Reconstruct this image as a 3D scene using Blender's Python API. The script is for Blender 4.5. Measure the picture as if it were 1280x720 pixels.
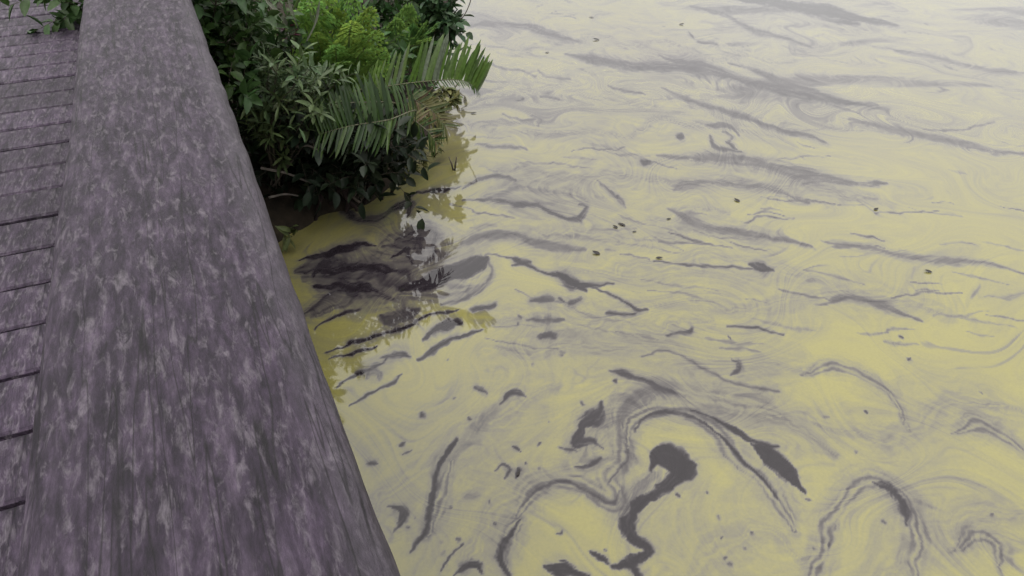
import bpy, math, random
import numpy as np
from mathutils import Vector, Matrix

for o in list(bpy.data.objects):
    bpy.data.objects.remove(o)
scene = bpy.context.scene
COL = scene.collection
R = math.radians
random.seed(4)
rng = np.random.default_rng(11)

# ------------------------------------------------------------------ camera
H = 2.2            # eye height over the water
PITCH = R(35)
FPX = 918.0        # focal length in pixels of a 1280 wide picture
cam_d = bpy.data.cameras.new('camera')
cam_d.sensor_width = 36.0
cam_d.lens = 36.0 * FPX / 1280.0
cam_d.clip_start = 0.02
cam_d.clip_end = 3000
cam = bpy.data.objects.new('camera', cam_d)
cam.location = (0, 0, H)
cam.rotation_euler = (R(90) - PITCH, 0, 0)
COL.objects.link(cam)
scene.camera = cam

# ------------------------------------------------------------------ overcast sky
SUN_EL, SUN_AZ = R(66), R(205)
world = bpy.data.worlds.new('World')
scene.world = world
world.use_nodes = True
nt = world.node_tree
nt.nodes.clear()
out = nt.nodes.new('ShaderNodeOutputWorld')
bg = nt.nodes.new('ShaderNodeBackground')
bg.inputs['Strength'].default_value = 0.1
sky = nt.nodes.new('ShaderNodeTexSky')
sky.sky_type = 'NISHITA'
sky.sun_disc = False
sky.sun_elevation = SUN_EL
sky.sun_rotation = SUN_AZ
sky.dust_density = 4.0
sky.air_density = 1.0
# cloud layer: brightest overhead, one third as bright at the horizon, as overcast skies are
tc = nt.nodes.new('ShaderNodeTexCoord')
sep = nt.nodes.new('ShaderNodeSeparateXYZ')
nt.links.new(tc.outputs['Generated'], sep.inputs[0])
mr = nt.nodes.new('ShaderNodeMapRange')
mr.inputs['From Min'].default_value = 0.0
mr.inputs['From Max'].default_value = 1.0
mr.inputs['To Min'].default_value = 2.6
mr.inputs['To Max'].default_value = 10.5
nt.links.new(sep.outputs['Z'], mr.inputs['Value'])
cl = nt.nodes.new('ShaderNodeTexNoise')
cl.inputs['Scale'].default_value = 2.2
cl.inputs['Detail'].default_value = 3
nt.links.new(tc.outputs['Generated'], cl.inputs['Vector'])
clr = nt.nodes.new('ShaderNodeMapRange')
clr.inputs['From Min'].default_value = 0.3
clr.inputs['From Max'].default_value = 0.7
clr.inputs['To Min'].default_value = 0.88
clr.inputs['To Max'].default_value = 1.10
nt.links.new(cl.outputs['Fac'], clr.inputs['Value'])
mul = nt.nodes.new('ShaderNodeMath'); mul.operation = 'MULTIPLY'
nt.links.new(mr.outputs[0], mul.inputs[0]); nt.links.new(clr.outputs[0], mul.inputs[1])
tint = nt.nodes.new('ShaderNodeMix'); tint.data_type = 'RGBA'; tint.blend_type = 'MULTIPLY'
tint.inputs[0].default_value = 1.0
nt.links.new(mul.outputs[0], tint.inputs[6])
tint.inputs[7].default_value = (1.0, 0.978, 0.935, 1)
mx = nt.nodes.new('ShaderNodeMix'); mx.data_type = 'RGBA'
mx.inputs[0].default_value = 0.9
nt.links.new(sky.outputs[0], mx.inputs[6])
nt.links.new(tint.outputs[2], mx.inputs[7])
nt.links.new(mx.outputs[2], bg.inputs['Color'])
nt.links.new(bg.outputs[0], out.inputs['Surface'])

sun_d = bpy.data.lights.new('sun', 'SUN')
sun_d.energy = 0.6
sun_d.angle = R(40)
sun_d.color = (1.0, 0.97, 0.93)
sun = bpy.data.objects.new('sun', sun_d)
sv = Vector((math.sin(SUN_AZ) * math.cos(SUN_EL), math.cos(SUN_AZ) * math.cos(SUN_EL), math.sin(SUN_EL)))
sun.rotation_euler = sv.to_track_quat('Z', 'Y').to_euler()
sun.location = sv * 50
COL.objects.link(sun)

scene.view_settings.view_transform = 'Standard'
scene.view_settings.look = 'None'
scene.view_settings.gamma = 1.0
scene.view_settings.use_curve_mapping = False
scene.view_settings.exposure = 1.84
scene.render.resolution_x = 1024
scene.render.resolution_y = 576

# ------------------------------------------------------------------ helpers
CP, SP = math.cos(PITCH), math.sin(PITCH)
def ray(px, py):
    a, b = (px - 640) / FPX, (360 - py) / FPX
    return (a, CP + b * SP, -SP + b * CP)
def on_z(px, py, z=0.0):
    x, y, w = ray(px, py); k = (z - H) / w
    return Vector((x * k, y * k, z))
def on_y(px, py, Y):
    x, y, w = ray(px, py); k = Y / y
    return Vector((x * k, Y, H + w * k))

def tag(o, label=None, cat=None, group=None, kind=None):
    if label: o['label'] = label
    if cat: o['category'] = cat
    if group: o['group'] = group
    if kind: o['kind'] = kind
    return o
def empty(name, loc):
    o = bpy.data.objects.new(name, None)
    o.location = loc; o.empty_display_size = 0.1
    COL.objects.link(o)
    return o
def link(name, me, parent=None, mat=None):
    o = bpy.data.objects.new(name, me)
    if mat is not None and not me.materials: me.materials.append(mat)
    COL.objects.link(o)
    if parent is not None:
        o.parent = parent
        p, off = parent, Vector((0, 0, 0))
        while p is not None:
            off += p.location; p = p.parent
        o.location = -off            # vertices are given in world space
    return o
def pymesh(name, v, f, smooth=True):
    me = bpy.data.meshes.new(name)
    me.from_pydata([tuple(p) for p in v], [], [tuple(q) for q in f])
    if smooth: me.polygons.foreach_set('use_smooth', [True] * len(me.polygons))
    me.update()
    return me
def tube(pts, radii, n=7, wob=0.0):
    pts = [Vector(p) for p in pts]
    v, f = [], []
    ref = Vector((0.13, 0.31, 0.94))
    for i, p in enumerate(pts):
        t = (pts[min(i + 1, len(pts) - 1)] - pts[max(i - 1, 0)]).normalized()
        a = t.cross(ref).normalized() if abs(t.dot(ref)) < .97 else t.cross(Vector((1, 0, 0))).normalized()
        b = t.cross(a)
        for k in range(n):
            th = 2 * math.pi * k / n
            r = radii[i] * (1 + random.uniform(-wob, wob))
            v.append(p + (a * math.cos(th) + b * math.sin(th)) * r)
    for i in range(len(pts) - 1):
        for k in range(n):
            f.append((i * n + k, i * n + (k + 1) % n, (i + 1) * n + (k + 1) % n, (i + 1) * n + k))
    f.append(tuple(range(n))[::-1]); f.append(tuple(range((len(pts) - 1) * n, len(pts) * n)))
    return v, f
def smooth_path(pts, m=6):
    pts = [Vector(p) for p in pts]
    P = [pts[0] * 2 - pts[1]] + pts + [pts[-1] * 2 - pts[-2]]
    o = []
    for i in range(1, len(P) - 2):
        a, b, c, d = P[i - 1:i + 3]
        for k in range(m):
            t = k / m
            o.append(0.5 * ((2 * b) + (c - a) * t + (2 * a - 5 * b + 4 * c - d) * t * t + (3 * b - a - 3 * c + d) * t ** 3))
    o.append(pts[-1])
    return o

# noise in numpy, for shapes and for the drifting film
PERM = np.random.default_rng(5).permutation(4096)
GRAD = np.random.default_rng(6).uniform(0, 2 * np.pi, 4096)
GX, GY = np.cos(GRAD), np.sin(GRAD)
def noise2(x, y, seed=0):
    xi = np.floor(x).astype(np.int64); yi = np.floor(y).astype(np.int64)
    fx, fy = x - xi, y - yi
    u = fx * fx * fx * (fx * (fx * 6 - 15) + 10); w = fy * fy * fy * (fy * (fy * 6 - 15) + 10)
    def g(ix, iy, dx, dy):
        h = PERM[(PERM[(ix + seed * 131) & 4095] + iy) & 4095]
        return GX[h] * dx + GY[h] * dy
    a = g(xi, yi, fx, fy); b = g(xi + 1, yi, fx - 1, fy)
    c = g(xi, yi + 1, fx, fy - 1); d = g(xi + 1, yi + 1, fx - 1, fy - 1)
    return ((a + u * (b - a)) + w * ((c + u * (d - c)) - (a + u * (b - a)))) * 1.5
def fbm(x, y, seed=0, octv=4, gain=.5):
    s = 0; a = 1; t = 0
    for k in range(octv):
        s = s + a * noise2(x * 2 ** k, y * 2 ** k, seed + k * 7); t += a; a *= gain
    return s / t
def sstep(a, b, x):
    t = np.clip((x - a) / (b - a), 0, 1)
    return t * t * (3 - 2 * t)

# ------------------------------------------------------------------ materials
def new_mat(name):
    m = bpy.data.materials.new(name); m.use_nodes = True
    n = m.node_tree; b = n.nodes['Principled BSDF']
    return m, n, b
def N(n, typ, **kw):
    o = n.nodes.new(typ)
    for k, v in kw.items(): setattr(o, k, v)
    return o
def ramp(n, stops, interp='LINEAR'):
    r = n.nodes.new('ShaderNodeValToRGB'); cr = r.color_ramp; cr.interpolation = interp
    while len(cr.elements) < len(stops): cr.elements.new(0.5)
    for e, (p, c) in zip(cr.elements, stops):
        e.position = p; e.color = (*c, 1) if len(c) == 3 else c
    return r

def leaf_material(name, rough=.5, trans=.25, spec=.22):
    m, n, b = new_mat(name)
    at = N(n, 'ShaderNodeAttribute', attribute_name='tone')
    nz = N(n, 'ShaderNodeTexNoise'); nz.inputs['Scale'].default_value = 55; nz.inputs['Detail'].default_value = 3
    g = N(n, 'ShaderNodeNewGeometry')
    n.links.new(g.outputs['Position'], nz.inputs['Vector'])
    r = ramp(n, [(.3, (.72, .72, .72)), (.7, (1.2, 1.2, 1.2))])
    n.links.new(nz.outputs['Fac'], r.inputs[0])
    mm = N(n, 'ShaderNodeMix', data_type='RGBA', blend_type='MULTIPLY'); mm.inputs[0].default_value = 1
    n.links.new(at.outputs['Color'], mm.inputs[6]); n.links.new(r.outputs[0], mm.inputs[7])
    n.links.new(mm.outputs[2], b.inputs['Base Color'])
    b.inputs['Roughness'].default_value = rough
    b.inputs['Specular IOR Level'].default_value = spec
    tr = N(n, 'ShaderNodeBsdfTranslucent')
    n.links.new(mm.outputs[2], tr.inputs['Color'])
    ms = N(n, 'ShaderNodeMixShader'); ms.inputs[0].default_value = trans
    n.links.new(b.outputs[0], ms.inputs[1]); n.links.new(tr.outputs[0], ms.inputs[2])
    n.links.new(ms.outputs[0], n.nodes['Material Output'].inputs['Surface'])
    return m
def rough_material(name, c1, c2, scale=8, rough=.85, bump=.4, stretch=(1, 1, 1)):
    m, n, b = new_mat(name)
    tc = N(n, 'ShaderNodeTexCoord'); mp = N(n, 'ShaderNodeMapping'); mp.inputs['Scale'].default_value = stretch
    n.links.new(tc.outputs['Object'], mp.inputs[0])
    nz = N(n, 'ShaderNodeTexNoise'); nz.inputs['Scale'].default_value = scale; nz.inputs['Detail'].default_value = 8
    nz.inputs['Roughness'].default_value = .65
    n.links.new(mp.outputs[0], nz.inputs['Vector'])
    r = ramp(n, [(.32, c1), (.68, c2)])
    n.links.new(nz.outputs['Fac'], r.inputs[0]); n.links.new(r.outputs[0], b.inputs['Base Color'])
    b.inputs['Roughness'].default_value = rough
    bp = N(n, 'ShaderNodeBump'); bp.inputs['Strength'].default_value = bump; bp.inputs['Distance'].default_value = .02
    n.links.new(nz.outputs['Fac'], bp.inputs['Height']); n.links.new(bp.outputs[0], b.inputs['Normal'])
    return m
M_LEAF = leaf_material('leaf')
M_SOFT = leaf_material('soft_leaf', rough=.6, trans=.42, spec=.15)
M_GLOSS = leaf_material('glossy_leaf', rough=.45, trans=.18, spec=.2)
M_STEM = rough_material('stem', (.018, .014, .010), (.06, .048, .034), 40)
M_ROOT = rough_material('root', (.006, .004, .004), (.024, .015, .014), 30, .95)
M_ROOT.node_tree.nodes['Principled BSDF'].inputs['Specular IOR Level'].default_value = .2
M_STICK = rough_material('dead_wood', (.05, .043, .038), (.14, .12, .105), 30, stretch=(1, 1, 1))
M_MUD = rough_material('mud', (.005, .004, .003), (.020, .015, .010), 9, rough=.95, bump=.8)
M_MUD.node_tree.nodes['Principled BSDF'].inputs['Specular IOR Level'].default_value = .15

# ------------------------------------------------------------------ the water and its film
# rows and columns are a few millimetres apart near the walkway and widen towards the far side
def graded(segs):
    o = [segs[0][0]]
    for a, b, s0, s1 in segs:
        x = a
        while x < b - 1e-6:
            t = (x - a) / (b - a); x = min(b, x + s0 + (s1 - s0) * t); o.append(x)
    return np.array(o)
xs = np.concatenate([-graded([(1.9, 6.5, .008, .05), (6.5, 400, .2, 90)])[::-1][:-1],
                     graded([(-1.9, 2.4, .0062, .0062), (2.4, 7.5, .0065, .03), (7.5, 400, .2, 90)])])
ys = np.concatenate([-graded([(-.9, 3, .05, .3), (3, 300, .5, 80)])[::-1][:-1],
                     graded([(.9, 2.4, .0055, .0075), (2.4, 5.0, .0075, .02), (5.0, 11.5, .02, .07), (11.5, 600, .2, 120)])])
nx, ny = len(xs), len(ys)
X, Y = np.meshgrid(xs, ys)

# let the film drift: walk every point backwards through slow eddies
def drift(X, Y, steps=10, dt=.11):
    ax, ay = X.copy(), Y.copy(); e = .01
    def psi(x, y):
        return .34 * noise2(x * .75 + 3.1, y * .75, 21) + .13 * noise2(x * 1.9, y * 1.9 + 7, 22)
    for _ in range(steps):
        p0 = psi(ax, ay)
        vx = (psi(ax, ay + e) - p0) / e; vy = -(psi(ax + e, ay) - p0) / e
        ax = ax - dt * vx; ay = ay - dt * vy
    return ax, ay
near = (np.abs(X) < 9) & (Y > -1) & (Y < 14)
AX, AY = X.copy(), Y.copy()
AX[near], AY[near] = drift(X[near], Y[near])

# thickness of the film: 0 open water, ~.5 thin mauve film, 1 thick yellow film
far = sstep(2.2, 6.2, Y)
T = .95 - .23 * far + .11 * fbm(AX * .9, AY * 1.3, 31, 4) + .07 * fbm(AX * 2.2, AY * 4.5, 35, 3)
patch = fbm(AX * .55 + 9, AY * 1.1, 41, 4)
T -= .20 * sstep(.12, .42, patch) * (.4 + .6 * far)
# drawn out veins of open water, never finer than the sheet's own mesh
def vein(f, w):
    g = np.zeros_like(f)
    dx_, dy_ = np.abs(np.diff(f, axis=1)), np.abs(np.diff(f, axis=0))
    g[:, 1:] = dx_; g[:, :-1] = np.maximum(g[:, :-1], dx_)
    g[1:] = np.maximum(g[1:], dy_); g[:-1] = np.maximum(g[:-1], dy_)
    for ax_ in (0, 1):
        for k_ in (1, -1, 2): g = np.maximum(g, np.roll(g, k_, ax_))
    e = np.maximum(w, 1.6 * g)
    return sstep(1, 0, np.abs(f) / e) * np.minimum(1, w / e) ** .7
T -= .10 * sstep(.05, .38, fbm(AX * 1.5 + 1, AY * 2.2, 43, 4)) * (1 - .4 * far)
sel = sstep(.0, .28, fbm(X * .8 + 4, Y * .8, 51, 2))
T -= (.32 + .2 * far) * vein(fbm(AX * 1.1 + 2, AY * 2.1, 55, 4), .035) * sel
sel2 = sstep(.0, .25, fbm(X * 1.3 - 4, Y * .9, 52, 2))
T -= .26 * vein(fbm(AX * 2.4 + 5, AY * 4.6, 57, 3), .032) * sel2
sel3 = sstep(.08, .3, fbm(X * 1.1 + 14, Y * 1.4, 53, 2))
v3 = fbm(AX * 3.1 + 8, AY * 5.2, 59, 4)
T -= .35 * sstep(.30, .46, v3) * sel3
# far streaks lying along the drift
st = fbm((X + .35 * Y) * .33, (Y - .12 * X) * 1.5 + .6 * fbm(X * .5, Y * .5, 66, 2), 61, 4)
T -= .30 * sstep(.2, .42, st) * sstep(4.0, 6.5, Y)
T = np.clip(T, .12, 1.05)

def stroke(pts, level, soft=.45, wob=1.0, stripes=0.0, fray=1.0, seed=[0]):
    """one streak on the water: pts are (pixel x, pixel y, half width), level its film thickness"""
    seed[0] += 1; sd = seed[0]
    cxp = sum(p[0] for p in pts) / len(pts); cyp = sum(p[1] for p in pts) / len(pts)
    w0 = on_z(cxp, cyp); dx = (on_z(cxp + 1, cyp) - w0).x; dy = (on_z(cxp, cyp - 1) - w0).y
    P = [(on_z(p[0], p[1]).x, on_z(p[0], p[1]).y, p[2]) for p in pts]
    if len(P) > 2:
        q = smooth_path([Vector((a, b, c)) for a, b, c in P], 4)
        P = [(v.x, v.y, max(v.z, .4)) for v in q]
    if len(P) == 1:                      # a small torn hole, longer than wide
        an = (sd * 2.4) % 3.1 - .8; w_ = P[0][2]
        P = [(P[0][0] + dx * w_ * q * math.cos(an), P[0][1] + dy * w_ * q * math.sin(an), w_ * c) for q, c in ((-1.6, .25), (-.5, .75), (.5, .7), (1.9, .2))]
    if len(P) > 2:                       # streaks thin out towards their ends
        e = min(4, len(P) // 3)
        P = [(a_, b_, c_ * min(1, .35 + .65 * min(i, len(P) - 1 - i) / max(e, 1))) for i, (a_, b_, c_) in enumerate(P)]
    mw = max(p[2] for p in P) * 2.6 + 10
    x0, x1 = min(p[0] for p in P) - mw * dx, max(p[0] for p in P) + mw * dx
    y0, y1 = min(p[1] for p in P) - mw * dy * 1.4, max(p[1] for p in P) + mw * dy * 1.4
    i0, i1 = np.searchsorted(xs, (x0, x1)); j0, j1 = np.searchsorted(ys, (y0, y1))
    if i1 <= i0 or j1 <= j0: return
    qx, qy = X[j0:j1, i0:i1] / dx, Y[j0:j1, i0:i1] / dy
    wx = 6.0 * wob * noise2(qx / 55, qy / 45, sd) + 2.2 * wob * noise2(qx / 19, qy / 15, sd + 3) + 1.5 * noise2(qx / 8, qy / 6, sd + 4)
    wy = 5.0 * wob * noise2(qx / 55, qy / 45, sd + 9) + 1.8 * wob * noise2(qx / 19, qy / 15, sd + 5) + 1.3 * noise2(qx / 8, qy / 6, sd + 6)
    qx = qx + wx; qy = qy + wy
    best = np.full(qx.shape, 9.0); sgn = np.zeros(qx.shape); arc = np.zeros(qx.shape); wid = np.ones(qx.shape); s0 = 0.0
    for a, b in zip(P[:-1], P[1:]):
        ax, ay, bx, by = a[0] / dx, a[1] / dy, b[0] / dx, b[1] / dy
        ux, uy = bx - ax, by - ay; L = ux * ux + uy * uy + 1e-9
        t = np.clip(((qx - ax) * ux + (qy - ay) * uy) / L, 0, 1)
        ex, ey = qx - ax - t * ux, qy - ay - t * uy
        w_ = a[2] + (b[2] - a[2]) * t
        d = np.sqrt(ex * ex + ey * ey) / w_
        m = d < best
        best = np.where(m, d, best); sgn = np.where(m, np.sign(ex * uy - ey * ux), sgn)
        arc = np.where(m, s0 + t * L ** .5, arc); wid = np.where(m, w_, wid)
        s0 += L ** .5
    # drawn-out fibres: the edge frays along the streak and its width swells and pinches
    acr = sgn * best * wid
    fib = fbm(arc / 34 + sd, acr / 3.2, sd + 11, 3)
    swell = noise2(arc / 30 + 3.3 * sd, arc * 0 + .5, sd + 13)
    bb = best * (1 - .45 * swell * fray) + .75 * fib * fray
    sf = np.maximum(soft, 1.3 / wid)
    k = sstep(1 + sf, 1 - np.minimum(sf, .95), bb)
    # thin tinted film trailing beside the streak
    halo = sstep(3.4, .8, best + 1.5 * fbm(arc / 45, acr / 5, sd + 17, 3)) * sstep(mw, mw * .6, best * wid)
    lv = level + .30 * np.clip(fbm(arc / 28, acr / 2.6, sd + 19, 2), 0, 1) * fray
    if stripes:
        lv = lv + stripes * np.sin((sgn * np.minimum(best, 2)) * 5.5 + 3.5 * noise2(qx / 40, qy / 40, sd + 2))
        lv = np.clip(lv, .03, 1)
    cur = T[j0:j1, i0:i1]
    cur = cur - .24 * halo * fray * np.clip(cur - .4, 0, .5) / .5
    tgt = np.minimum(cur, lv) if not stripes else cur * .25 + .75 * lv
    T[j0:j1, i0:i1] = cur + (tgt - cur) * k

D, G, S, V = .03, .22, .48, .34    # open, dull, thin, vein
# broad veils of thinner film between the thick yellow rafts
for pts, lv in [([(455,650,26),(500,600,34),(560,560,36),(620,515,28),(690,480,20)], .70), ([(560,730,20),(590,680,26),(620,630,24),(650,590,22),(700,575,22),(745,540,20),(765,490,18)], .68),
                ([(845,485,14),(900,498,22),(960,515,26),(1040,560,20)], .56), ([(850,735,16),(890,690,30),(940,660,34),(1000,700,26)], .76),
                ([(610,440,18),(700,425,20),(800,430,22),(900,455,20),(1000,450,20)], .68), ([(600,400,12),(690,392,16),(800,402,14),(880,396,10)], .68),
                ([(590,280,10),(700,285,14),(800,276,14),(900,262,12)], .66), ([(700,330,10),(800,336,16),(900,320,18),(1000,345,18)], .72),
                ([(850,372,12),(950,380,16),(1060,365,16),(1180,390,12)], .66), ([(600,205,8),(720,212,10),(830,222,12),(960,226,12),(1100,250,12)], .56),
                ([(620,160,7),(740,166,9),(860,150,8),(990,180,10)], .60), ([(600,120,6),(700,108,8),(800,125,8),(900,116,7)], .62),
                ([(640,60,7),(760,44,7),(880,60,8),(1000,76,7)], .55), ([(1020,520,16),(1100,545,24),(1190,500,24),(1290,520,20)], .66), ([(1080,730,20),(1180,640,26),(1290,640,24)], .70)]:
    stroke(pts, lv + .13, .8, 2.2, .07, .7)
    stroke([(x + 6, y + 4, w_ * .3) for x, y, w_ in pts], lv - .02, .8, 2.6, .10, .8)

# great swirl near the walkway
stroke([(820,594,9),(797,612,8),(776,636,7)], S, .5)
stroke([(813,590,5),(823,571,9),(840,568,13),(853,586,14),(851,599,8)], D, .22, .8, 0, .35)
stroke([(832,578,11),(844,584,13)], D, .25, .8, 0, .35)
stroke([(868,580,9),(850,594,9),(824,611,8),(800,630,10),(781,652,11),(789,668,7),(806,680,6),(811,692,6),(790,702,6),(768,706,4)], D, .3, 1.1, 0, .7)
stroke([(738,691,2),(748,696,4),(759,705,3)], D, .3)
stroke([(676,706,4),(695,711,8),(735,722,11)], D, .3)
stroke([(789,708,5),(797,722,6)], D, .4)
stroke([(568,722,3),(580,709,4),(594,707,5),(602,720,3)], D, .4)
stroke([(651,644,9),(640,665,9),(630,690,9),(634,722,9)], .5, .4, .7, .25)
stroke([(649,650,1.5),(637,668,3),(626,689,4),(628,707,4),(637,722,3)], D, .4, .6)
stroke([(648,648,8),(663,620,9),(687,605,8),(713,602,8),(732,610,9),(753,624,10),(768,629,11),(772,615,11),(761,600,11),(773,590,11),(783,576,12),(778,551,11),(775,529,11),(785,507,13),(807,492,13),(829,486,10),(858,494,4)], .47, .5, .9, .2, .8)
stroke([(655,634,1.5),(668,615,2),(690,603,2),(714,601,2),(735,612,2),(755,626,3),(770,630,3),(776,616,2)], .2, .6, .7)
stroke([(762,602,2),(775,588,2.5),(786,574,2),(781,552,2.5),(778,530,3)], .2, .6, .7)
stroke([(776,545,2.5),(776,528,3),(786,507,5),(808,491,7),(830,486,6),(852,494,3)], V, .5)
stroke([(758,463,3),(776,467,5),(802,475,3),(829,487,5),(856,496,2)], .15, .5)
stroke([(787,560,6),(789,533,8),(807,520,9),(833,515,9),(864,516,9),(886,529,10),(904,547,12),(926,573,12),(949,592,12),(972,622,11),(990,665,9)], .47, .45, .8, .25, .8)
stroke([(864,512,2),(886,520,2),(918,538,2.5),(936,550,2.5),(972,558,3)], D, .5, .6)
stroke([(792,540,1.6),(806,524,2),(834,517,2),(866,521,2),(890,536,2)], .12, .6, .7)
stroke([(880,527,1.5),(905,549,2),(928,578,2),(949,597,2),(971,624,2)], D, .5, .5)
stroke([(940,554,2),(953,562,7),(968,575,13),(985,590,12),(1004,616,5)], D, .2, .7, 0, .4)
stroke([(752,503,3),(747,520,6),(733,528,7),(728,540,5),(721,556,7),(737,553,5),(754,561,2.5)], .1, .35)
stroke([(722,580,4),(735,578,4),(750,571,3)], .12, .4)
stroke([(642,559,3)], D); stroke([(650,586,2),(647,597,3)], D)
stroke([(619,589,2),(629,581,2),(637,588,3),(631,598,2.5)], .15, .5, .6)
stroke([(624,503,2),(634,491,4),(646,491,4),(656,497,1.5)], .1, .4)
stroke([(634,491,5),(612,520,5),(592,548,5),(566,572,4)], S, .6)
stroke([(695,560,1.5),(712,564,2.5),(720,566,1.5)], .15)
stroke([(571,548,4),(558,566,3),(548,581,4),(546,600,4),(542,619,4),(537,645,4),(531,667,4),(513,692,3)], .04, .4, .7)
stroke([(566,575,6),(556,600,7),(550,625,7),(543,650,6),(535,675,5)], .5, .5, .8, .2)
stroke([(485,632,3),(500,636,5),(505,650,5),(496,666,2)], .06, .35)
stroke([(578,679,1),(562,694,1.4),(552,714,1.2)], D, .5, .5)
for a in [(527,517,3),(498,557,3),(467,581,4),(603,489,4),(583,520,2),(570,498,1.6),(507,569,3),(574,672,2),(610,630,1.5),(655,578,1.6),(903,671,1.6),(936,664,1.8)]:
    stroke([a], .12, .5)
stroke([(586,620,3),(596,618,3)], S)
# open water and painted branch reflections by the bank
stroke([(372,352,14),(405,340,17),(440,338,20),(478,345,20),(508,350,14),(524,356,7)], .16, .6, 3.0, .17)
stroke([(385,385,12),(415,372,14),(455,368,12),(490,372,7)], .22, .6, 2.6, .2)
stroke([(392,342,6),(425,330,8),(470,334,7),(505,346,4)], .03, .5, 2.6)
stroke([(395,362,5),(430,356,6),(470,358,4)], .03, .5, 2.6)
stroke([(372,328,5),(410,318,5),(450,306,4),(468,308,2)], .03, .4, 1.4)
stroke([(470,318,14),(500,306,18),(535,305,16),(556,320,15),(540,336,14)], .36, .5, 2.4, .22)
stroke([(490,318,4),(505,312,3),(520,330,4)], .06, .5, 2)
stroke([(606,324,9),(590,333,13),(563,343,13),(542,350,13),(516,358,12),(500,362,6)], .06, .28, 1.2, 0, .6)
stroke([(500,300,10),(525,296,13),(532,312,12),(515,326,9)], .2, .5, 1.5, .08)
stroke([(532,424,4),(552,408,8),(575,404,6)], .06, .5, 1.4)
stroke([(602,356,4),(570,362,7),(535,366,8),(498,368,7)], .45, .5, 1, .15)
stroke([(613,328,2.5),(615,346,2.5),(601,362,2.5),(581,375,2.5),(553,383,2)], .3, .5, .8)
stroke([(478,392,6),(500,396,8),(520,388,6)], .25, .5, 1.3)
stroke([(476,446,4),(496,442,6),(510,446,3)], .1, .4)
stroke([(396,408,1.5),(420,396,2.5),(452,386,2)], .1, .5, 2)  # thin dark streaks near the rail, painted for reflections of branches
stroke([(412,452,1.5),(446,436,3),(470,430,1.5)], .06, .5, 2)
stroke([(424,478,1.5),(446,462,2.5),(466,458,3),(486,446,1.5)], .08, .5, 2)
stroke([(440,504,1.2),(468,488,2),(506,470,1.2)], .08, .5, 1.6)
stroke([(462,470,6),(474,462,8),(480,474,5)], .3, .6, 2.5, .15)
stroke([(404,440,1.5),(440,427,2.5),(475,417,2.5),(505,408,2.5),(530,398,2),(575,388,1.5)], .03, .5, 1.0)
stroke([(520,448,2),(545,438,3),(575,420,3),(602,409,2)], .05, .5, 1.1)
stroke([(430,262,4),(455,275,5),(490,262,4),(520,246,3)], .3, .5, 1.6)
stroke([(490,260,4),(510,252,6),(505,270,5)], .25, .5, 1.6)
stroke([(525,240,2),(550,236,3),(572,232,2)], .1, .5, 1.3)
# middle water
stroke([(576,305,5),(598,297,6),(626,292,5),(650,295,5),(678,305,5),(702,310,5),(729,311,3)], .3, .5, .7)
stroke([(631,325,2),(648,326,2),(666,328,2)], .06)
stroke([(641,333,1.5),(659,332,2),(680,341,2),(700,344,4),(720,354,4),(742,357,2),(766,357,1.2)], .06, .4, .7)
stroke([(697,341,3),(711,352,6),(734,364,2.5)], .04, .35, .7)
stroke([(739,360,1.4),(763,367,1.6),(779,377,2),(795,389,4),(809,389,1.6)], .08, .4, .7)
stroke([(762,392,1.4),(794,391,2.2)], .1)
stroke([(702,373,2.5)], .15); stroke([(716,377,4),(728,374,3)], .2)
stroke([(663,377,2.5),(687,373,4.5)], .2); stroke([(590,386,2.5),(616,383,3)], .12)
stroke([(655,401,3),(680,399,3),(706,398,1.6)], .22); stroke([(648,398,1.6)], .2)
stroke([(676,424,3),(690,418,3)], .15)
stroke([(610,245,10),(645,238,14),(690,245,13),(728,252,8)], .45, .6, 1.4, .12)
stroke([(578,236,2),(598,226,2.6),(620,223,2.6),(644,228,2)], .2, .5)
stroke([(578,250,2.5),(626,252,3),(666,257,2.4),(687,266,2.4),(708,273,2.6),(728,273,2.4),(733,260,2),(724,255,1.6)], .16, .45)
stroke([(745,226,2),(762,236,2.4),(776,249,3),(782,256,1.6)], .28)
stroke([(838,237,3),(855,232,3),(898,231,3),(931,232,3),(972,239,3),(1010,250,3)], .32, .5)
stroke([(832,262,3),(855,272,5),(879,281,5),(910,288,5),(947,295,5),(972,302,5),(1010,306,4)], .3, .5)
stroke([(836,292,1.5),(864,299,2),(891,307,1.5)], .2)
stroke([(816,326,.9),(860,330,1.1),(916,334,1.3),(950,338,1)], .15, .5, .5); stroke([(941,332,3),(955,336,4),(968,339,2)], .05)
stroke([(838,419,1.5),(864,412,2)], .12); stroke([(908,408,1.6),(947,411,1.8),(980,416,1.6)], .15)
stroke([(912,452,1.5),(922,455,3),(921,466,2.5),(912,470,1.4)], .2)
stroke([(800,444,1.2),(850,444,1.5),(905,476,1.6),(940,482,2),(975,488,3)], .3, .5)
stroke([(848,488,9),(895,500,10),(940,512,12),(975,520,12)], .56, .6, 1, .1)
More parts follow.
